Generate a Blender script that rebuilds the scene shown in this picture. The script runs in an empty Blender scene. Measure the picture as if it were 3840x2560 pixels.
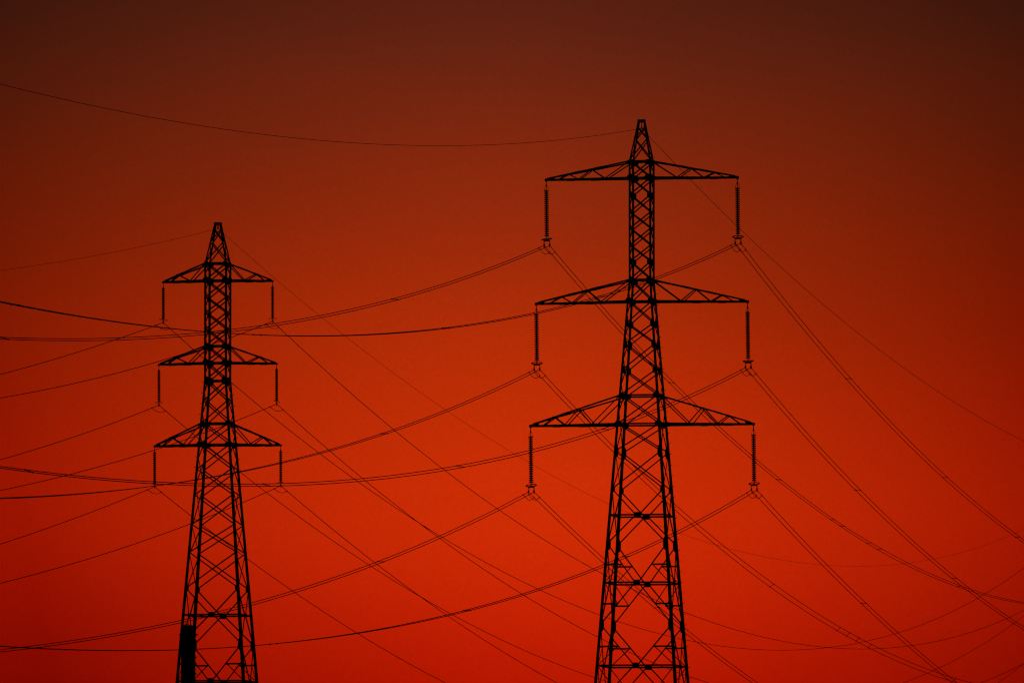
import bpy, bmesh, math, random
from mathutils import Vector, Matrix
random.seed(7)
C = bpy.context.scene.collection
R = math.radians
AZ = R(10.0)                       # heading of both lines (from +Y towards +X)
DL = Vector((math.sin(AZ), math.cos(AZ), 0))      # along the line, away from the camera
EX = Vector((math.cos(AZ), -math.sin(AZ), 0))     # along the crossarms, to the right

# ------------------------------------------------------------------ materials
def mat(name, col, rough=0.6, metal=0.0, scale=6.0, var=0.35, col2=None):
    m = bpy.data.materials.new(name); m.use_nodes = True
    nt = m.node_tree; b = nt.nodes['Principled BSDF']
    tc = nt.nodes.new('ShaderNodeTexCoord'); n = nt.nodes.new('ShaderNodeTexNoise')
    n.inputs['Scale'].default_value = scale; n.inputs['Detail'].default_value = 6
    r = nt.nodes.new('ShaderNodeValToRGB')
    c2 = col2 or tuple(c * (1 - var) for c in col)
    r.color_ramp.elements[0].position = .35; r.color_ramp.elements[0].color = (*c2, 1)
    r.color_ramp.elements[1].position = .65; r.color_ramp.elements[1].color = (*col, 1)
    nt.links.new(tc.outputs['Object'], n.inputs['Vector'])
    nt.links.new(n.outputs['Fac'], r.inputs['Fac'])
    nt.links.new(r.outputs['Color'], b.inputs['Base Color'])
    b.inputs['Roughness'].default_value = rough; b.inputs['Metallic'].default_value = metal
    return m
STEEL = mat('weathered_galvanised_steel', (0.16, 0.155, 0.15), .75, 0.0, 3.0, .4)
GLASS = mat('glazed_insulator_brown', (0.05, 0.028, 0.02), .45, 0.0, 12.0, .3)
FITTING = mat('dull_forged_fitting', (0.10, 0.10, 0.10), .7, 0.0, 10.0, .4)
WIRE = mat('aged_aluminium_strand', (0.11, 0.11, 0.11), .8, 0.0, 2.0, .3)
CABINET = mat('dark_grey_shroud', (0.05, 0.05, 0.052), .8, 0.0, 2.5, .3)
CONCRETE = mat('concrete', (0.33, 0.32, 0.30), .9, 0.0, 4.0, .25)
GROUND = mat('dry_grass_soil', (0.075, 0.07, 0.035), 1.0, 0.0, .15, .3, (0.045, 0.05, 0.02))

# ------------------------------------------------------------------ helpers
def tag(o, label=None, cat=None, group=None, kind=None):
    if label: o['label'] = label
    if cat: o['category'] = cat
    if group: o['group'] = group
    if kind: o['kind'] = kind
    return o
def obj(name, bm, m, parent=None):
    bmesh.ops.recalc_face_normals(bm, faces=bm.faces)
    me = bpy.data.meshes.new(name); bm.to_mesh(me); bm.free(); me.materials.append(m)
    o = bpy.data.objects.new(name, me); C.objects.link(o)
    if parent: o.parent = parent
    return o
def thing(name, label, cat, loc, rz=0.0, group=None, rot=None):
    o = bpy.data.objects.new(name, None); C.objects.link(o); o.empty_display_size = .5
    o.location = loc; o.rotation_euler = rot or (0, 0, rz)
    return tag(o, label, cat, group)
def share(src, name, parent, M=None):
    o = src.copy(); C.objects.link(o); o.parent = parent
    return o
def V(*a): return Vector(a)
def loft(bm, rings, cap=True):
    vs = [[bm.verts.new(p) for p in ring] for ring in rings]
    n = len(rings[0])
    for a, b in zip(vs, vs[1:]):
        for i in range(n):
            bm.faces.new((a[i], a[(i+1) % n], b[(i+1) % n], b[i]))
    if cap:
        bm.faces.new(vs[0]); bm.faces.new(vs[-1])
def angle_bar(bm, p0, p1, w, t, n, flip=1, w2=None):
    """steel angle: one flange of width w in the plane with normal n, the other turned back along -n"""
    d = (p1 - p0).normalized(); n = (n - d * n.dot(d)).normalized(); u = d.cross(n) * flip
    w2 = w2 or w * .8
    prof = [u * (-w/2), u * (w/2), u * (w/2) - n*t, u * (-w/2 + t) - n*t, u * (-w/2 + t) - n*w2, u * (-w/2) - n*w2]
    loft(bm, [[p0 + q for q in prof], [p1 + q for q in prof]])
def plate(bm, c, u, v, n, pts, t):
    a = [c + u*x + v*y + n*(t/2) for x, y in pts]; b = [c + u*x + v*y - n*(t/2) for x, y in pts]
    loft(bm, [a, b])
def tube(bm, pts, r, seg=8, closed=False):
    rings = []; N = len(pts)
    for i, p in enumerate(pts):
        a = pts[(i-1) % N] if closed else pts[max(i-1, 0)]; b = pts[(i+1) % N] if closed else pts[min(i+1, N-1)]
        d = (b - a).normalized()
        h = V(0, 0, 1) if abs(d.z) < .95 else V(1, 0, 0)
        x = d.cross(h).normalized(); y = d.cross(x)
        rr = r[i] if isinstance(r, (list, tuple)) else r
        rings.append([p + x*(rr*math.cos(k*2*math.pi/seg)) + y*(rr*math.sin(k*2*math.pi/seg)) for k in range(seg)])
    if closed:
        rings.append(rings[0])
        vs = [[bm.verts.new(p) for p in ring] for ring in rings[:-1]]
        for i in range(N):
            a, b = vs[i], vs[(i+1) % N]
            for k in range(seg): bm.faces.new((a[k], a[(k+1) % seg], b[(k+1) % seg], b[k]))
    else: loft(bm, rings)
def lathe(bm, prof, seg=16, c=V(0, 0, 0)):
    loft(bm, [[c + V(r*math.cos(k*2*math.pi/seg), r*math.sin(k*2*math.pi/seg), z) for k in range(seg)] for r, z in prof])
def box(bm, c, sx, sy, sz):
    rings = [[c + V(x*sx/2, y*sy/2, z*sz/2) for x, y in ((-1,-1),(1,-1),(1,1),(-1,1))] for z in (-1, 1)]
    loft(bm, rings)

# ------------------------------------------------------------------ pylons
FACES = [(V(0,-1,0), V(1,0,0)), (V(0,1,0), V(-1,0,0)), (V(-1,0,0), V(0,-1,0)), (V(1,0,0), V(0,1,0))]   # normal, in-plane x

def make_pylon(P):
    root = thing('electricity_pylon', P['label'], 'pylon', P['loc'], -AZ, 'steel lattice pylons carrying the two power lines')
    sz = P['width']                                  # list of (z, half width), descending z
    def S(z):
        for (z0, s0), (z1, s1) in zip(sz, sz[1:]):
            if z1 <= z <= z0: return s0 + (s1 - s0) * (z0 - z) / (z0 - z1)
        return sz[-1][1] if z < sz[-1][0] else sz[0][1]
    def LW(z):                                       # leg flange width
        return max(.10, min(.225, P['legw'] + (P['bend'] - z) * .0042)) if z < P['bend'] else P['legw']
    def corner(sx, sy, z): s = S(z); return V(sx*s, sy*s, z)
    zpk = P['arms'][0][0]
    # legs ------------------------------------------------------------
    levels = [zpk] + [z for z, s in sz if z < zpk - .01] + [P['nodes'][-1], P['low'][2]]
    levels = sorted(set(levels), reverse=True)
    for sx in (-1, 1):
        for sy in (-1, 1):
            bm = bmesh.new(); rings = []
            for z in levels:
                w = LW(z); t = .024; p = corner(sx, sy, z) + V(sx*w*.45, sy*w*.45, 0)
                rings.append([p, p+V(-sx*w,0,0), p+V(-sx*w,-sy*t,0), p+V(-sx*t,-sy*t,0), p+V(-sx*t,-sy*w,0), p+V(0,-sy*w,0)])
            loft(bm, rings)
            obj('leg', bm, STEEL, root)
            bm = bmesh.new(); p = corner(sx, sy, 0)
            rings = [[p + V(x*a, y*a, z) for x, y in ((-1,-1),(1,-1),(1,1),(-1,1))] for a, z in ((.75,-.6),(.75,.25),(.55,.55))]
            loft(bm, rings); obj('footing', bm, CONCRETE, root)
    # peak --------------------------------------------------------------
    pk = P['peak']; zt = P['top']; st = P['tops']
    def SP(z): return st + (S(zpk) - st) * (zt - z) / (zt - zpk)
    bm = bmesh.new()
    for sx in (-1, 1):
        for sy in (-1, 1):
            w = .105; t = .02; rings = []
            for z in (zt, zpk - .05):
                s = SP(z); p = V(sx*(s + w*.4), sy*(s + w*.4), z)
                rings.append([p, p+V(-sx*w,0,0), p+V(-sx*w,-sy*t,0), p+V(-sx*t,-sy*t,0), p+V(-sx*t,-sy*w,0), p+V(0,-sy*w,0)])
            loft(bm, rings)
    peak = obj('earth_wire_peak', bm, STEEL, root)
    bm = bmesh.new()
    a = st + .075
    for n, u in FACES:
        angle_bar(bm, u*(-a) + n*(st+.055) + V(0,0,zt-.045), u*a + n*(st+.055) + V(0,0,zt-.045), .13, .02, n)
    box(bm, V(0, 0, zt-.05), .10, 2*st, .10)
    obj('top_beam', bm, STEEL, peak)
    bm = bmesh.new()
    plate(bm, V(0,0,zt-.1), V(1,0,0), V(0,0,1), V(0,1,0), [(-.14,0),(.14,0),(.05,-.14),(-.05,-.14)], .08)
    obj('hanger_bracket', bm, STEEL, peak)
    for z0, z1 in zip(pk, pk[1:]):
        for n, u in FACES:
            bm = bmesh.new()
            for f in (-1, 1):
                o = .012 if f > 0 else -.03
                angle_bar(bm, u*(f*SP(z0)) + n*(SP(z0)+o) + V(0,0,z0), u*(-f*SP(z1)) + n*(SP(z1)+o) + V(0,0,z1), .085, .012, n)
            obj('cross_brace', bm, STEEL, peak)
    # bracing -----------------------------------------------------------
    nodes = P['nodes']
    side_nodes = [nodes[0]]
    for a, b in zip(nodes, nodes[1:]):
        side_nodes.append((a+b)/2 if b > P['stagger'] else b)
    for fi, (n, u) in enumerate(FACES):
        nn = nodes if fi < 2 else side_nodes
        for z0, z1 in zip(nn, nn[1:]):
            bm = bmesh.new(); w = .098 if z0 > P['bend'] else .09
            if fi > 1: w *= .8
            for f in (-1, 1):
                o = .014 if f > 0 else -.045
                angle_bar(bm, u*(f*S(z0)) + n*(S(z0)+o) + V(0,0,z0), u*(-f*S(z1)) + n*(S(z1)+o) + V(0,0,z1), w, .014, n, f)
            obj('cross_brace', bm, STEEL, root)
    # K panels below ------------------------------------------------------
    low = P['low']; fine = P['fine_from']
    for k, (z0, z1) in enumerate(zip(low, low[1:])):
        down = k % 2 == 0                                  # legs at z0, strut centre at z1
        zl, zc = (z0, z1) if down else (z1, z0)
        for n, u in FACES:
            bm = bmesh.new()
            for f in (-1, 1):
                angle_bar(bm, u*(f*S(zl)) + n*(S(zl)+.012) + V(0,0,zl), u*(f*.12) + n*(S(zc)+.012) + V(0,0,zc), .092, .014, n, f)
            obj('knee_brace', bm, STEEL, root)
            if z0 <= fine + .01:
                zh = zl + (zc - zl) * (.54 if down else .49); sh = S(zh); xin = sh * (.46 if down else .51) + .1
                for f in (-1, 1):
                    bm = bmesh.new()
                    angle_bar(bm, u*(f*(sh+.05)) + n*(sh-.02) + V(0,0,zh), u*(f*(xin-.05)) + n*(sh-.02) + V(0,0,zh), .125, .014, n, f)
                    obj('stub_strut', bm, STEEL, root)
                    bm = bmesh.new()
                    angle_bar(bm, u*(f*xin) + n*(sh-.04) + V(0,0,zh), u*(f*S(zc)) + n*(S(zc)-.04) + V(0,0,zc), .065, .012, n, f)
                    obj('secondary_brace', bm, STEEL, root)
    # struts -------------------------------------------------------------
    ring = [a[0] for a in P['arms']] + [a[1] for a in P['arms']] + P['struts'] + [z for i, z in enumerate(low) if i % 2 == 1]
    for z in ring:
        for n, u in FACES:
            bm = bmesh.new(); s = S(z)
            angle_bar(bm, u*(-s) + n*(s+.03) + V(0,0,z), u*s + n*(s+.03) + V(0,0,z), .128, .016, n)
            o = obj('horizontal_strut', bm, STEEL, root)
            if z in low:
                bm = bmesh.new(); h = .2
                plate(bm, n*(s+.045) + V(0,0,z), u, V(0,0,1), n, [(-.26,-.05),(-.17,-h),(.17,-h),(.26,-.05),(.26,.05),(.17,h),(-.17,h),(-.26,.05)], .03)
                obj('gusset_plate', bm, STEEL, o)
    # gussets on the legs -------------------------------------------------
    for z, w, h in P['gussets']:
        for sx in (-1, 1):
            for sy in (-1, 1):
                bm = bmesh.new(); s = S(z)
                for n, u in ((V(0,sy,0), V(-sx,0,0)), (V(sx,0,0), V(0,-sy,0))):
                    ww = w if n.y else w * .72
                    c = V(sx*s, sy*s, z) + n*.052
                    x0 = -.05
                    plate(bm, c, u, V(0,0,1), n, [(x0,-h/2),(ww*.62,-h/2),(ww,-h*.2),(ww,h*.2),(ww*.62,h/2),(x0,h/2)], .03)
                obj('gusset_plate', bm, STEEL, root)
    # splice ends on the legs ---------------------------------------------
    # crossarms -------------------------------------------------------------
    for (ztop, zbot, ztip), Lx in zip(P['arms'], P['reach']):
        for sx in (-1, 1):
            s0, s1 = S(ztop), S(zbot); tip = V(sx*Lx, 0, ztip)
            def bpt(sy, t): return V(sx*s1, sy*s1, zbot).lerp(tip + V(0, sy*.07, 0), t)
            def tpt(sy, t): return V(sx*s0, sy*s0, ztop).lerp(tip + V(0, sy*.07, P['tipz']), t)
            bm = bmesh.new()
            for sy in (-1, 1):
                angle_bar(bm, bpt(sy, 0), bpt(sy, .97), .15, .018, V(0,sy,0), sx*sy, .12)
            arm = obj('crossarm', bm, STEEL, root)
            for sy in (-1, 1):
                bm = bmesh.new(); angle_bar(bm, tpt(sy, -.02), tpt(sy, .97), .115, .018, V(0,sy,0), sx*sy, .1)
                obj('top_chord', bm, STEEL, arm)
                zig = P['zig']
                for (ka, ta), (kb, tb) in zip(zig, zig[1:]):
                    bm = bmesh.new()
                    a = (tpt if ka else bpt)(sy, ta) + V(0, -sy*.03, 0); b = (tpt if kb else bpt)(sy, tb) + V(0, -sy*.03, 0)
                    angle_bar(bm, a, b, .078, .012, V(0,sy,0), sy)
                    obj('diagonal_brace', bm, STEEL, arm)
            tb = [t for k, t in P['zig'] if not k]
            for a, b in zip([0] + tb, tb + [.93]):         # plan bracing between the bottom chords
                bm = bmesh.new()
                angle_bar(bm, bpt(-1, a) - V(0,0,.02), bpt(1, b) - V(0,0,.02), .07, .012, V(0,0,1))
                angle_bar(bm, bpt(-1, b) - V(0,0,.045), bpt(1, b) - V(0,0,.045), .06, .012, V(0,0,1))
                obj('plan_brace', bm, STEEL, arm)
            for k, t in P['zig']:                           # small joint plates
                if t < .05: continue
                bm = bmesh.new()
                for sy in (-1, 1):
                    c = (tpt if k else bpt)(sy, t)
                    plate(bm, c + V(0, sy*.012, 0), V(1,0,0), V(0,0,1), V(0,1,0), [(-.13,-.075),(.13,-.075),(.17,.0),(.12,.045),(-.12,.045),(-.17,0)] if k else [(-.15,-.06),(.12,-.06),(.16,.0),(.10,.07),(-.12,.07),(-.17,0)], .02)
                obj('joint_plate', bm, STEEL, arm)
            bm = bmesh.new()                                # wedge plates where the chords meet the legs
            for sy in (-1, 1):
                plate(bm, V(sx*s1, sy*(s1+.035), zbot), V(sx,0,0), V(0,0,1), V(0,1,0), [(.0,-.09),(.34,-.08),(.34,.05),(.22,.07),(.08,.25),(.0,.25)], .03)
                plate(bm, V(sx*s0, sy*(s0+.035), ztop), (tpt(sy,1)-tpt(sy,0)).normalized(), V(0,0,1), V(0,1,0), [(.0,-.16),(.10,-.14),(.34,-.08),(.36,.05),(.0,.065)], .03)
            obj('wedge_plate', bm, STEEL, arm)
            for sy in (-1, 1):                              # splice collars on the chords
                for fn, t, up in ((tpt, .37 if P['tipz'] > .06 else .3, 1), (tpt, .62, 1), (bpt, .44, -1), (bpt, .72, -1)):
                    bm = bmesh.new(); c = fn(sy, t); d = (fn(sy, 1) - fn(sy, 0)).normalized()
                    plate(bm, c + V(0, sy*.02, 0), d, V(0,0,1), V(0,1,0), [(-.28,-.07),(.28,-.07),(.28,.07),(-.28,.07)] if up > 0 else [(-.3,-.095),(.3,-.095),(.3,.05),(-.3,.05)], .025)
                    obj('chord_splice', bm, STEEL, arm)
            bm = bmesh.new()
            X = V(-sx, 0, 0)
            plate(bm, tip, X, V(0,0,1), V(0,1,0), P['tip'], .16)
            obj('tip_plate', bm, STEEL, arm)
    # step bolts -----------------------------------------------------------
    for sx, sy, z0, n, stop in P['bolts']:
        for k in range(n):
            z = z0 - k * .4; out = k % 2 == 0
            if z < stop and out: continue
            bm = bmesh.new(); s = S(z); w = LW(z)
            p = V(sx*(s + .45*w), sy*(s - .1*w), z) if out else V(sx*(s - .2*w), sy*(s + .45*w), z)
            d = V(sx, 0, 0) if out else V(-sx*.75, sy*.65, 0)
            L = .12
            tube(bm, [p, p + d*L, p + d*(L+.012) + V(0,0,.012), p + d*(L+.014) + V(0,0,.045)], .02, 6)
            obj('step_bolt', bm, STEEL, root)
    return root

ptR = V(9.75, 800, 0); ptL = V(-22.11, 800, 0)
armR = [(63.24, 61.98, 61.94), (54.32, 52.69, 52.60), (45.61, 43.46, 43.41)]
armL = [(55.56, 54.26, 54.20), (49.34, 48.07, 47.99), (43.52, 41.92, 41.86)]
reachR = [7.28, 8.04, 8.48]; reachL = [4.19, 4.51, 4.83]
GR = [(63.15,.42,.42),(61.98,.44,.56),(60.69,.25,.52),(59.38,.10,.24),(58.16,.10,.24),(56.89,.10,.24),(55.67,.25,.52),(54.25,.36,.58),(52.69,.32,.48),
      (51.02,.22,.54),(49.45,.23,.66),(47.53,.26,.58),(45.61,.36,.44),(43.46,.34,.46),(41.40,.27,.95),(38.57,.24,.52),(34.46,.27,1.0),(28.4,.27,1.05)]
make_pylon(dict(label='taller steel lattice pylon at right with long crossarms and twin conductor bundles', loc=ptR, top=66.38, tops=.195,
    peak=[65.84,64.91,63.34], arms=armR, reach=reachR, bend=54.30, legw=.145,
    nodes=[63.24,61.98,60.69,59.38,58.16,56.89,55.67,54.32,52.69,51.02,49.45,47.53,45.61,43.46,41.40,38.57],
    stagger=43.0, tip=[(-.11,-.03),(-.11,.09),(.3,.19),(.62,.25),(.62,-.07),(.1,-.07),(.05,-.13),(-.05,-.13)], low=[38.57,36.61,34.46,31.54,28.40,25.33,22.06,18.7,15.2,11.7,8.0,4.2,.5], fine_from=34.46, struts=[],
    width=[(63.5,.79),(54.30,.79),(25.33,2.925),(0,4.79)], gussets=GR,
    tipz=.09, zig=[(1,0.0),(0,.30),(1,.46),(0,.61),(1,.735),(0,.86)], bolts=[(1,1,53.3,82,0)]))
GL = [(55.5,.30,.40),(54.26,.32,.48),(52.99,.10,.26),(51.81,.12,.3),(50.58,.12,.3),(49.3,.32,.46),(48.07,.34,.50),(46.73,.34,.62),
      (45.2,.12,.3),(43.52,.26,.42),(41.92,.36,.44),(40.07,.1,.26),(33.82,.10,.2),(31.14,.24,.46),(26.94,.26,.95)]
make_pylon(dict(label='shorter steel lattice pylon at left with stubbier crossarms and single conductors', loc=ptL, top=58.63, tops=.185,
    peak=[58.14,57.13,55.65], arms=armL, reach=reachL, bend=46.70, legw=.155,
    nodes=[55.56,54.26,52.99,51.81,50.58,49.34,48.07,46.73,45.20,43.52,41.92,40.07,38.13,35.90,33.82,31.14],
    stagger=36.5, tip=[(-.08,-.03),(-.08,.05),(.2,.15),(.42,.22),(.42,-.05),(.1,-.06),(.04,-.09),(-.04,-.09)], low=[31.14,29.14,26.94,24.18,21.26,18.26,15.07,11.8,8.3,4.4,.5], fine_from=26.94, struts=[46.73],
    width=[(55.8,.80),(46.70,.80),(29.14,2.15),(0,4.38)], gussets=GL,
    tipz=.05, zig=[(1,0.0),(0,.37),(1,.64),(0,.83)], bolts=[(-1,-1,46.6,48,39.8),(1,1,46.5,48,39.8)]))

# ------------------------------------------------------------------ insulator strings
def mesh_of(fn, name, m):
    bm = bmesh.new(); fn(bm); bmesh.ops.recalc_face_normals(bm, faces=bm.faces)
    me = bpy.data.meshes.new(name); bm.to_mesh(me); bm.free(); me.materials.append(m)
    for p in me.polygons: p.use_smooth = True
    return me
def place(name, me, parent, loc=(0,0,0), rot=(0,0,0)):
    o = bpy.data.objects.new(name, me); C.objects.link(o); o.parent = parent; o.location = loc; o.rotation_euler = rot
    return o
discR = mesh_of(lambda bm: lathe(bm, [(.03,.062),(.058,.055),(.065,.02),(.11,.014),(.158,.0),(.176,-.024),(.177,-.052),(.160,-.074),(.11,-.088),(.065,-.096),(.045,-.099),(.03,-.10)], 20), 'insulator_disc', GLASS)
discL = mesh_of(lambda bm: lathe(bm, [(.025,.060),(.048,.055),(.058,.032),(.088,.014),(.117,-.004),(.126,-.026),(.125,-.050),(.110,-.067),(.075,-.078),(.048,-.084),(.025,-.09)], 20), 'insulator_disc_small', GLASS)
def f_topR(bm):
    tube(bm, [V(0,0,.06), V(0,0,-.30)], .03, 8)
    box(bm, V(0,0,-.22), .11, .05, .13)
    tube(bm, [V(0,0,-.30), V(0,0,-.62)], .022, 8)
def f_hornR(bm):
    for s in (-1, 1):
        tube(bm, [V(s*.02,0,-.25), V(s*.09,0,-.29), V(s*.13,0,-.40), V(s*.155,0,-.68), V(s*.12,0,-.70)], .017, 6)
def f_ring(bm):
    pts = []
    for k in range(32):
        a = k*2*math.pi/32
        pts.append(V(.40*math.copysign(abs(math.cos(a))**.8, math.cos(a)), .26*math.sin(a), .075*math.sin(a)))
    tube(bm, pts, .036, 8, True)
    tube(bm, [V(-.39,0,0), V(-.2,0,-.05), V(0,0,-.06)], .022, 6); tube(bm, [V(.39,0,0), V(.2,0,-.05), V(0,0,-.06)], .022, 6)
def f_yoke(bm):
    plate(bm, V(0,0,0), V(1,0,0), V(0,0,1), V(0,1,0), [(-.25,-.06),(.25,-.06),(.25,.0),(.09,.10),(-.09,.10),(-.25,.0)], .06)
    tube(bm, [V(0,0,.08), V(0,0,.44)], .035, 8)
def f_clamp(bm):
    tube(bm, [V(0,0,.36), V(0,0,.27)], .03, 6)
    for s in (-1, 1): tube(bm, [V(s*.035,0,.29), V(s*.035,0,.13)], .016, 6)
    box(bm, V(0,0,.04), .085, .20, .21)
    tube(bm, [V(0,-.30,-.05), V(0,-.12,-.005), V(0,.12,-.005), V(0,.30,-.05)], [.025,.05,.05,.025], 8)
    for s in (-1, 1): tube(bm, [V(s*.03,0,-.05), V(s*.03,0,-.17)], .013, 6)
def f_topL(bm):
    tube(bm, [V(.028*math.cos(k*math.pi/6), 0, -.05 + .045*math.sin(k*math.pi/6)) for k in range(12)], .014, 6, True)
    tube(bm, [V(0,0,-.08), V(0,0,-.38)], .022, 6)
    for s in (-1, 1): tube(bm, [V(s*.01,0,-.22), V(s*.05,0,-.36)], .012, 6)
def f_racket(bm):
    for s in (-1, 1):
        pts = [V(s*.05,0,.0)]
        for k in range(10):
            a = math.pi + (k+.5)*2*math.pi/10
            pts.append(V(s*(.20 + .10*math.cos(a)), .08*math.sin(a), .05 + .055*math.sin(a) + .02*math.cos(a)))
        tube(bm, pts, .015, 6, True)
    tube(bm, [V(-.07,0,0), V(.07,0,0)], .02, 6)
def f_clampL(bm):
    tube(bm, [V(0,0,.30), V(0,0,.05)], .028, 8)
    box(bm, V(0,0,.02), .09, .22, .10)
    tube(bm, [V(0,-.28,-.04), V(0,-.12,0), V(0,.12,0), V(0,.28,-.04)], [.022,.045,.045,.022], 8)
    for s in (-1, 1): tube(bm, [V(s*.028,0,-.03), V(s*.028,0,-.15), V(0,0,-.16)], .013, 6)
M_topR, M_hornR, M_ring, M_yoke, M_clamp = (mesh_of(f, n, FITTING) for f, n in ((f_topR,'hanger_link'),(f_hornR,'arcing_horn'),(f_ring,'grading_ring'),(f_yoke,'yoke_plate'),(f_clamp,'suspension_clamp')))
M_topL, M_racket, M_clampL = (mesh_of(f, n, FITTING) for f, n in ((f_topL,'hanger_link_small'),(f_racket,'racket_horn'),(f_clampL,'suspension_clamp_small')))

HANG_R, HANG_L = 4.74, 2.83
TILT_R, TILT_L = R(.6), R(.25)
ROW = ['top', 'middle', 'bottom']; SIDE = {-1: 'left', 1: 'right'}
clampR, clampL = {}, {}
# every string hangs a little out of true, so horns and rings do not line up like copies
for i in range(3):
    for sx in (-1, 1):
        p = ptR + EX*(sx*reachR[i]) + V(0,0,armR[i][2]-.2)
        st = thing('insulator_string', f'long ringed insulator hanging from {SIDE[sx]} tip of {ROW[i]} crossarm, taller right pylon',
                   'insulator', p, group='insulators hanging from the right pylon', rot=(0, -TILT_R, -AZ))
        place('hanger_link', M_topR, st); place('arcing_horn', M_hornR, st, rot=(0,0,random.uniform(-.3,.3) + (1.1 if (i==1 and sx==1) else 0)))
        for k in range(22): place('disc', discR, st, (0,0,-.60 - k*.1608), (0,0,random.uniform(0,.3)))
        place('grading_ring', M_ring, st, (0,0,-4.26), (R(random.uniform(-4,6)), R(random.uniform(-5,7)), R(random.uniform(-14,14))))
        place('yoke_plate', M_yoke, st, (0,0,-4.37))
        for s in (-1, 1): place('suspension_clamp', M_clamp, st, (s*.21,0,-HANG_R), (0,TILT_R,0))
        clampR[i, sx] = p + EX*(-HANG_R*math.sin(-TILT_R)) - V(0,0,HANG_R*math.cos(TILT_R))
        p = ptL + EX*(sx*reachL[i]) + V(0,0,armL[i][2]-.07)
        st = thing('insulator_string', f'short insulator with racket horns under {SIDE[sx]} tip of {ROW[i]} crossarm, left pylon',
                   'insulator', p, group='insulators hanging from the left pylon', rot=(0, -TILT_L, -AZ))
        place('hanger_link', M_topL, st)
        for k in range(16): place('disc', discL, st, (0,0,-.405 - k*.1493), (0,0,random.uniform(0,.3)))
        place('racket_horn', M_racket, st, (0,0,-2.82), (0, R(random.uniform(-6,10)), R(random.uniform(-12,12)) + (.9 if i else 0)))
        place('suspension_clamp', M_clampL, st, (0,0,-HANG_L-.13), (0,TILT_L,0))
        clampL[i, sx] = p + EX*((HANG_L+.13)*math.sin(TILT_L)) - V(0,0,(HANG_L+.13)*math.cos(TILT_L))

# ------------------------------------------------------------------ wires
R_W, R_E = .025, {'right': .017, 'left': .0125}
def span_pts(A, a, b, side, smax, roll=None, half=0.0, n=90):
    d = DL * side; out = []
    for k in range(n + 1):
        s = smax * (k / n) ** 1.35
        p = A + d*s + V(0, 0, a*s + b*s*s)
        if half:
            r = R(interp(roll, s)); p = p + EX*(half*math.cos(r)) + V(0,0,half*math.sin(r))
        out.append(p)
    return out
def interp(tab, s):
    if not tab: return 0.0
    for (s0, v0), (s1, v1) in zip(tab, tab[1:]):
        if s <= s1: return v0 + (v1-v0)*max(0, (s-s0))/(s1-s0)
    return tab[-1][1]
def whole(A, near, far, smn, smf, rn=None, rf=None, half=0.0):
    P = span_pts(A, *near, -1, smn, rn, half); Q = span_pts(A, *far, 1, smf, rf, half)
    return P[::-1] + Q[1:]
def wire_at(A, near, far, s, rn=None, rf=None, half=0.0):
    ab = near if s < 0 else far; t = abs(s)
    p = A + DL*s + V(0,0,ab[0]*t + ab[1]*t*t)
    if half:
        r = R(interp(rn if s < 0 else rf, t)); p = p + EX*(half*math.cos(r)) + V(0,0,half*math.sin(r))
    return p
def loop_pts(p, q, sag):
    out = []
    for k in range(15):
        t = k/14; out.append(p.lerp(q, t) - V(0,0,sag*math.sin(math.pi*t**1.15)**.9))
    return out
# (slope, curvature) of the near and the far span, twist of the pair along them in degrees, spacer positions in metres
BUNDLE = {
 (0,-1): ((-.14410,.00025368), (-.13548,.00026669), [(0,0),(60,-8),(140,-17),(185,-18)], [(0,0),(59,-7),(155,-7),(179,7),(300,9)], [-62,-122,-185,-247,59,117,149,155,172,179,234]),
 (0, 1): ((-.14325,.00025113), (-.13427,.00025243), [(0,0),(122,-2),(247,-6)], [(0,0),(300,0)], [-62,-122,-183,-247,58,116,165,230]),
 (1,-1): ((-.14390,.00025367), (-.13092,.00025396), [(0,0),(62,1),(160,8),(185,8)], [(0,0),(59,8),(118,32),(158,42),(300,44)], [-62,-122,-184,59,118,158,164,170,178,236]),
 (1, 1): ((-.13796,.00024061), (-.12751,.00024709), [(0,0),(65,-8),(150,-17),(184,-18),(250,-20)], [(0,0),(300,0)], [-65,-121,-184,-247,58,116,165,230]),
 (2,-1): ((-.13909,.00023526), (-.12569,.00021805), [(0,0),(61,-3),(180,-13)], [(0,0),(59,4),(120,4)], [-61,-122,-184,59,117]),
 (2, 1): ((-.13751,.00023815), (-.12292,.00020037), [(0,0),(121,2),(184,5),(255,-2)], [(0,0),(58,0)], [-59,-121,-184,-247,58,116]),
}
SINGLE = {
 (0,-1): ((-.13872,.00022053), (-.12704,.00025232), 109.0),
 (0, 1): ((-.14126,.00027220), (-.12655,.00025158), 140.4),
 (1,-1): ((-.13804,.00025615), (-.12455,.00024801), 108.5),
 (1, 1): ((-.13824,.00025370), (-.12440,.00024794), 108.6),
 (2,-1): ((-.13301,.00020062), (-.12348,.00024617), 99.8),
 (2, 1): ((-.13571,.00023255), (-.12297,.00024251), 112.1),
}
EARTH = [(ptR, 66.38, 65.74, ((-.10855,.00018735), (-.09573,.00018507)), 'taller right pylon', 'right', 330, 420),
         (ptL, 58.60, 58.20, ((-.12228,.00018828), (-.11160,.00022148)), 'shorter left pylon', 'left', 240, 640)]

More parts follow.
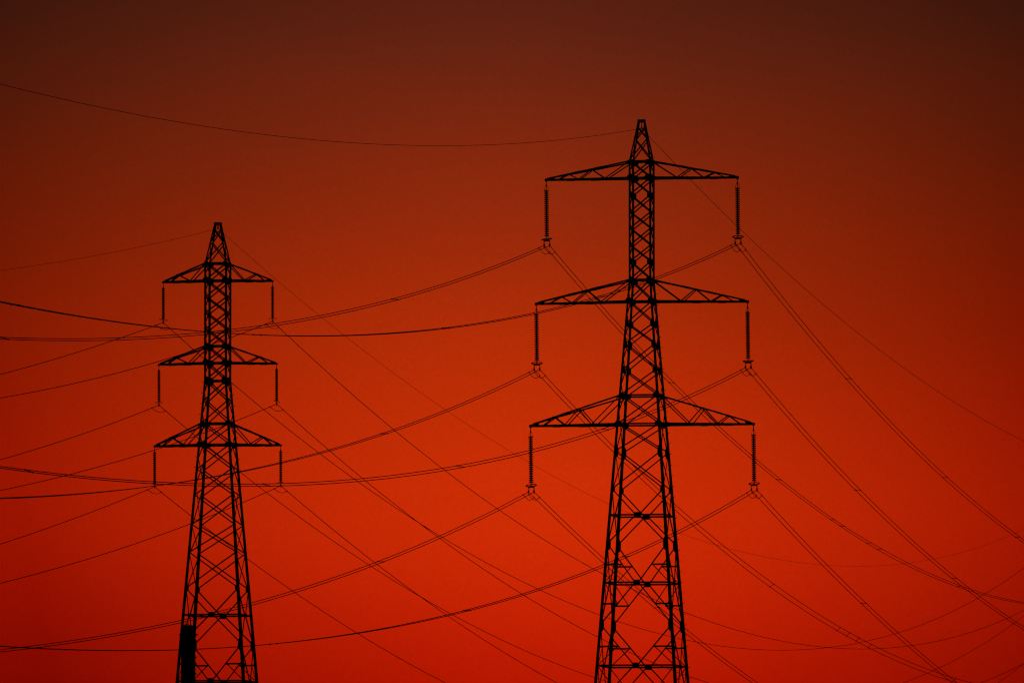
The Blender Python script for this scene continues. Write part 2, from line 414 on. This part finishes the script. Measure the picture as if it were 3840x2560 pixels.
def local(pts, A): return [p - A for p in pts]
for (i, sx), A in clampR.items():
    near, far, rn, rf, sp = BUNDLE[i, sx]
    t = thing('twin_conductor', f'spaced twin cable clamped below the {SIDE[sx]} end of the {ROW[i]} crossarm, taller right pylon', 'cable', A,
              group='twin conductors of the right line')
    for h in (-.21, .21):
        bm = bmesh.new(); tube(bm, local(whole(A, near, far, 330, 420, rn, rf, h), A), R_W, 6); obj('conductor_wire', bm, WIRE, t)
        bm = bmesh.new()
        pts = loop_pts(wire_at(A, near, far, -2.3, rn, rf, h), wire_at(A, near, far, 2.4, rn, rf, h), .29)
        tube(bm, local(pts, A), .021, 6)
        for e in (pts[0], pts[-1]): box(bm, e - A, .08, .16, .11)
        obj('jumper_loop', bm, WIRE, t)
    for s in sp:
        p, q = (wire_at(A, near, far, s, rn, rf, h) - A for h in (-.21, .21))
        bm = bmesh.new(); tube(bm, [p, q], .026, 6)
        ax = DL * .26
        for e in (p, q): tube(bm, [e - ax, e - ax*.2, e + ax*.2, e + ax], [.028,.048,.048,.028], 6)
        obj('spacer', bm, FITTING, t)
for (i, sx), A in clampL.items():
    near, far, ss = SINGLE[i, sx]
    t = thing('conductor', f'single cable clamped below the {SIDE[sx]} end of the {ROW[i]} crossarm, shorter left pylon', 'cable', A,
              group='single conductors of the left line')
    bm = bmesh.new(); tube(bm, local(whole(A, near, far, 240, 640), A), R_W, 6); obj('conductor_wire', bm, WIRE, t)
    bm = bmesh.new(); pts = loop_pts(wire_at(A, near, far, -2.6), wire_at(A, near, far, 2.4), .20)
    tube(bm, local(pts, A), .021, 6)
    for e in (pts[0], pts[-1]): tube(bm, [e - A - DL*.2, e - A + DL*.2], .036, 6)
    obj('jumper_loop', bm, WIRE, t)
    bm = bmesh.new(); e = [wire_at(A, near, far, ss + d) - A for d in (-1.7, -1.2, 1.2, 1.7)]
    tube(bm, e, [.02,.032,.032,.02], 8); obj('splice_sleeve', bm, FITTING, t)
for (pt, ztop, zc, ab, lab, side, smn, smf) in EARTH:
    A = pt + V(0, 0, zc)
    bm = bmesh.new(); tube(bm, local(whole(A, *ab, smn, smf), A), R_E[side], 6)
    o = obj('earth_wire', bm, WIRE); o.location = A
    tag(o, f'thin single earth wire running through the very top of the {lab}', 'cable')
    c = thing('earth_wire_clamp', f'small clamp on a short chain inside the open peak of the {lab}', 'clamp', A, -AZ)
    hh = ztop - .22 - zc
    bm = bmesh.new(); k = 0; z = hh
    while z > .13:
        a = .5*math.pi*(k % 2); u = V(math.cos(a), math.sin(a), 0)
        tube(bm, [V(0,0,z-.055) + u*(.03*math.cos(q*math.pi/5)) + V(0,0,.06*math.sin(q*math.pi/5)) for q in range(10)], .013, 6, True)
        z -= .09; k += 1
    obj('chain', bm, FITTING, c)
    bm = bmesh.new(); box(bm, V(0,0,.06), .09, .14, .17); tube(bm, [V(0,-.25,-.03), V(0,-.1,.0), V(0,.1,.0), V(0,.25,-.03)], [.02,.045,.045,.02], 8)
    obj('clamp_body', bm, FITTING, c)
    bm = bmesh.new(); pts = loop_pts(wire_at(A, *ab, -.5), wire_at(A, *ab, 1.6), .3)
    tube(bm, [Matrix.Rotation(AZ, 3, 'Z') @ (p - A) for p in pts], .012, 6); obj('bonding_lead', bm, WIRE, c)

# ------------------------------------------------------------------ equipment box on the left pylon
bx = thing('equipment_housing', 'tall dark slab-sided housing strapped to the lower left side of the left pylon', 'housing', (-24.30, 799.6, 20.6), -AZ)
bm = bmesh.new()
rings = []
for z, w, d in ((0,.94,.55),(2.0,.95,.55),(6.9,.93,.55),(7.35,.90,.52),(7.40,.66,.40),(7.78,.66,.40)):
    rings.append([V(x*w/2, y*d/2, z) for x, y in ((-1,-1),(1,-1),(1,1),(-1,1))])
loft(bm, rings); obj('body', bm, CABINET, bx)
for x in (-.22, .02, .2):
    bm = bmesh.new(); lathe(bm, [(.05,7.76),(.05,7.86),(.028,7.88),(.028,7.95)], 10, V(x, 0, 0)); obj('cable_gland', bm, CABINET, bx)
for z in (2.2, 4.9, 7.1):
    bm = bmesh.new(); box(bm, V(.04,0,z), 1.32 if z > 7 else 1.06, .62, .09); box(bm, V(.04,0,z-.12), 1.24 if z > 7 else 1.04, .60, .05)
    obj('mounting_band', bm, STEEL, bx)
for y in (-.2, .0, .2):
    bm = bmesh.new(); tube(bm, [V(.50 + .02*math.sin(k*1.7 + y*9), y, -4 + k*.28) for k in range(42)], .03, 6); obj('cable', bm, CABINET, bx)
for z in [-3 + .42*k for k in range(24)]:
    bm = bmesh.new(); box(bm, V(.51 + random.uniform(-.03,.05), 0, z), .14, .5, random.uniform(.04,.12)); obj('cable_cleat', bm, STEEL, bx)

# ------------------------------------------------------------------ ground
bm = bmesh.new(); n = 60; ext = 15000
g = [[None]*(n+1) for _ in range(n+1)]
for i in range(n+1):
    for j in range(n+1):
        u = (2*i/n-1); v = (2*j/n-1)
        x = ext*u*abs(u); y = ext*v*abs(v)
        z = 0 if max(abs(x), abs(y)) < 1100 else 1.2*math.sin(x*.0021+1)*math.cos(y*.0017) - 1.0
        g[i][j] = bm.verts.new((x, y, z))
for i in range(n):
    for j in range(n): bm.faces.new((g[i][j], g[i+1][j], g[i+1][j+1], g[i][j+1]))
tag(obj('ground', bm, GROUND), kind='structure')

# ------------------------------------------------------------------ world: dusk sky
def lin(c): return tuple((v/255/12.92 if v/255 <= .04045 else ((v/255+.055)/1.055)**2.4) for v in c)
SUN_AZ, SUN_EL = R(.2), R(.6)
w = bpy.data.worlds.new('World'); bpy.context.scene.world = w; w.use_nodes = True
nt = w.node_tree; nt.nodes.clear(); N = nt.nodes.new; LK = nt.links.new
def math_(op, a, b=None, c=None):
    n = N('ShaderNodeMath'); n.operation = op
    for k, v in enumerate((a, b, c)):
        if v is None: continue
        if isinstance(v, (int, float)): n.inputs[k].default_value = v
        else: LK(v, n.inputs[k])
    return n.outputs[0]
tc = N('ShaderNodeTexCoord'); sep = N('ShaderNodeSeparateXYZ'); LK(tc.outputs['Generated'], sep.inputs[0])
el = math_('MULTIPLY', math_('ARCSINE', sep.outputs['Z']), 180/math.pi)
az = math_('MULTIPLY', math_('ARCTAN2', sep.outputs['X'], sep.outputs['Y']), 180/math.pi)
def ramp(stops, fac, lo, hi):
    r = N('ShaderNodeValToRGB'); e = r.color_ramp.elements
    r.color_ramp.interpolation = 'B_SPLINE'
    while len(e) < len(stops): e.new(.5)
    for q, (p, c) in zip(e, sorted(stops)):
        q.position = (p-lo)/(hi-lo); q.color = (*lin(c), 1)
    m = N('ShaderNodeMapRange'); m.inputs[1].default_value = lo; m.inputs[2].default_value = hi; LK(fac, m.inputs[0])
    LK(m.outputs[0], r.inputs[0]); return r.outputs[0]
def mix(fac, a, b):
    n = N('ShaderNodeMix'); n.data_type = 'RGBA'; LK(fac, n.inputs['Factor']); LK(a, n.inputs['A']); LK(b, n.inputs['B']); return n.outputs['Result']
# thin dust layers: the height of the glow wavers a little along the horizon
hz = N('ShaderNodeTexNoise'); hz.inputs['Scale'].default_value = 1.0; hz.inputs['Detail'].default_value = 3
cv = N('ShaderNodeCombineXYZ'); LK(math_('MULTIPLY', az, .45), cv.inputs[0]); LK(math_('MULTIPLY', el, 1.6), cv.inputs[1]); LK(cv.outputs[0], hz.inputs['Vector'])
elh = math_('ADD', el, math_('MULTIPLY', math_('SUBTRACT', hz.outputs['Fac'], .5), .16))
glow_c = ramp([(-2, (20, 4, 2)), (0, (120, 8, 0)), (0.9, (160, 13, 0)), (1.641, (182, 22, 1)), (2.113, (200, 37, 4)), (2.514, (205, 45, 5)), (2.901, (195, 45, 5)), (3.33, (181, 44, 5)), (3.832, (158, 41, 8)), (4.347, (134, 38, 12)), (4.808, (109, 35, 15)), (5.221, (88, 31, 17)), (6.5, (52, 20, 14)), (9, (30, 13, 12)), (15, (14, 8, 9)), (30, (5, 3, 5))], elh, -2, 30)
glow_e = ramp([(-2, (12, 3, 2)), (0, (80, 4, 0)), (0.9, (104, 5, 0)), (1.641, (124, 7, 0)), (2.113, (144, 13, 1)), (2.514, (154, 20, 1)), (2.901, (145, 20, 1)), (3.33, (132, 21, 1)), (3.832, (112, 22, 2)), (4.347, (92, 22, 4)), (4.808, (74, 21, 7)), (5.221, (57, 19, 9)), (6.5, (36, 13, 9)), (9, (20, 9, 8)), (15, (10, 6, 8)), (30, (4, 3, 5))], elh, -2, 30)
night = ramp([(-2,(2,1,1)),(0,(10,3,3)),(6,(6,3,4)),(30,(3,3,5))], el, -2, 30)
az0 = N('ShaderNodeMapRange'); LK(el, az0.inputs[0])
for k, v in ((1, 3.6), (2, 1.6), (3, -.06), (4, .32)): az0.inputs[k].default_value = v
off = math_('ABSOLUTE', math_('SUBTRACT', az, az0.outputs[0]))
off = math_('SUBTRACT', math_('SQRT', math_('ADD', math_('MULTIPLY', off, off), .04)), .2)
side = math_('POWER', math_('MINIMUM', math_('DIVIDE', off, 2.6), 1.0), 1.35)
away = N('ShaderNodeMapRange'); away.interpolation_type = 'SMOOTHSTEP'; LK(off, away.inputs[0]); away.inputs[1].default_value = 2.9; away.inputs[2].default_value = 14
base = mix(away.outputs[0], mix(side, glow_c, glow_e), night)
gr = N('ShaderNodeTexNoise'); gr.inputs['Scale'].default_value = 3200; gr.inputs['Detail'].default_value = 3; LK(tc.outputs['Generated'], gr.inputs['Vector'])
gain = math_('ADD', math_('MULTIPLY', math_('SUBTRACT', gr.outputs['Fac'], .5), .21), 1.03)
vm = N('ShaderNodeVectorMath'); vm.operation = 'SCALE'; LK(base, vm.inputs[0]); LK(gain, vm.inputs['Scale']); col = vm.outputs[0]
dusk = N('ShaderNodeTexSky'); dusk.sky_type = 'NISHITA'; dusk.sun_disc = False
dusk.sun_elevation = R(-5.0); dusk.sun_rotation = SUN_AZ; dusk.dust_density = 4; dusk.air_density = 1.5
b1 = N('ShaderNodeBackground'); LK(col, b1.inputs[0]); b1.inputs[1].default_value = 1.0
b2 = N('ShaderNodeBackground'); LK(dusk.outputs[0], b2.inputs[0]); b2.inputs[1].default_value = .05
ad = N('ShaderNodeAddShader'); LK(b1.outputs[0], ad.inputs[0]); LK(b2.outputs[0], ad.inputs[1])
out = N('ShaderNodeOutputWorld'); LK(ad.outputs[0], out.inputs[0])

sun = bpy.data.lights.new('sun', 'SUN'); sun.energy = .03; sun.angle = R(.5); sun.color = (1, .42, .2)
so = bpy.data.objects.new('sun', sun); C.objects.link(so)
dirv = -V(math.sin(SUN_AZ)*math.cos(SUN_EL), math.cos(SUN_AZ)*math.cos(SUN_EL), math.sin(SUN_EL))
so.rotation_euler = dirv.to_track_quat('-Z', 'Y').to_euler(); so.location = (0, 900, 120)

# ------------------------------------------------------------------ camera
cam = bpy.data.cameras.new('camera'); co = bpy.data.objects.new('camera', cam); C.objects.link(co)
cam.lens = 375; cam.sensor_width = 36; cam.clip_start = 1; cam.clip_end = 40000
co.location = (0, 0, 1.7); co.rotation_euler = (R(90 + 3.43363), 0, 0)
sc = bpy.context.scene; sc.camera = co
sc.cycles.filter_width = 1.2; sc.cycles.pixel_filter_type = 'BLACKMAN_HARRIS'
sc.view_settings.view_transform = 'Standard'; sc.view_settings.look = 'None'
sc.view_settings.exposure = 0; sc.view_settings.gamma = 1
sc.render.resolution_x, sc.render.resolution_y = 1024, 682
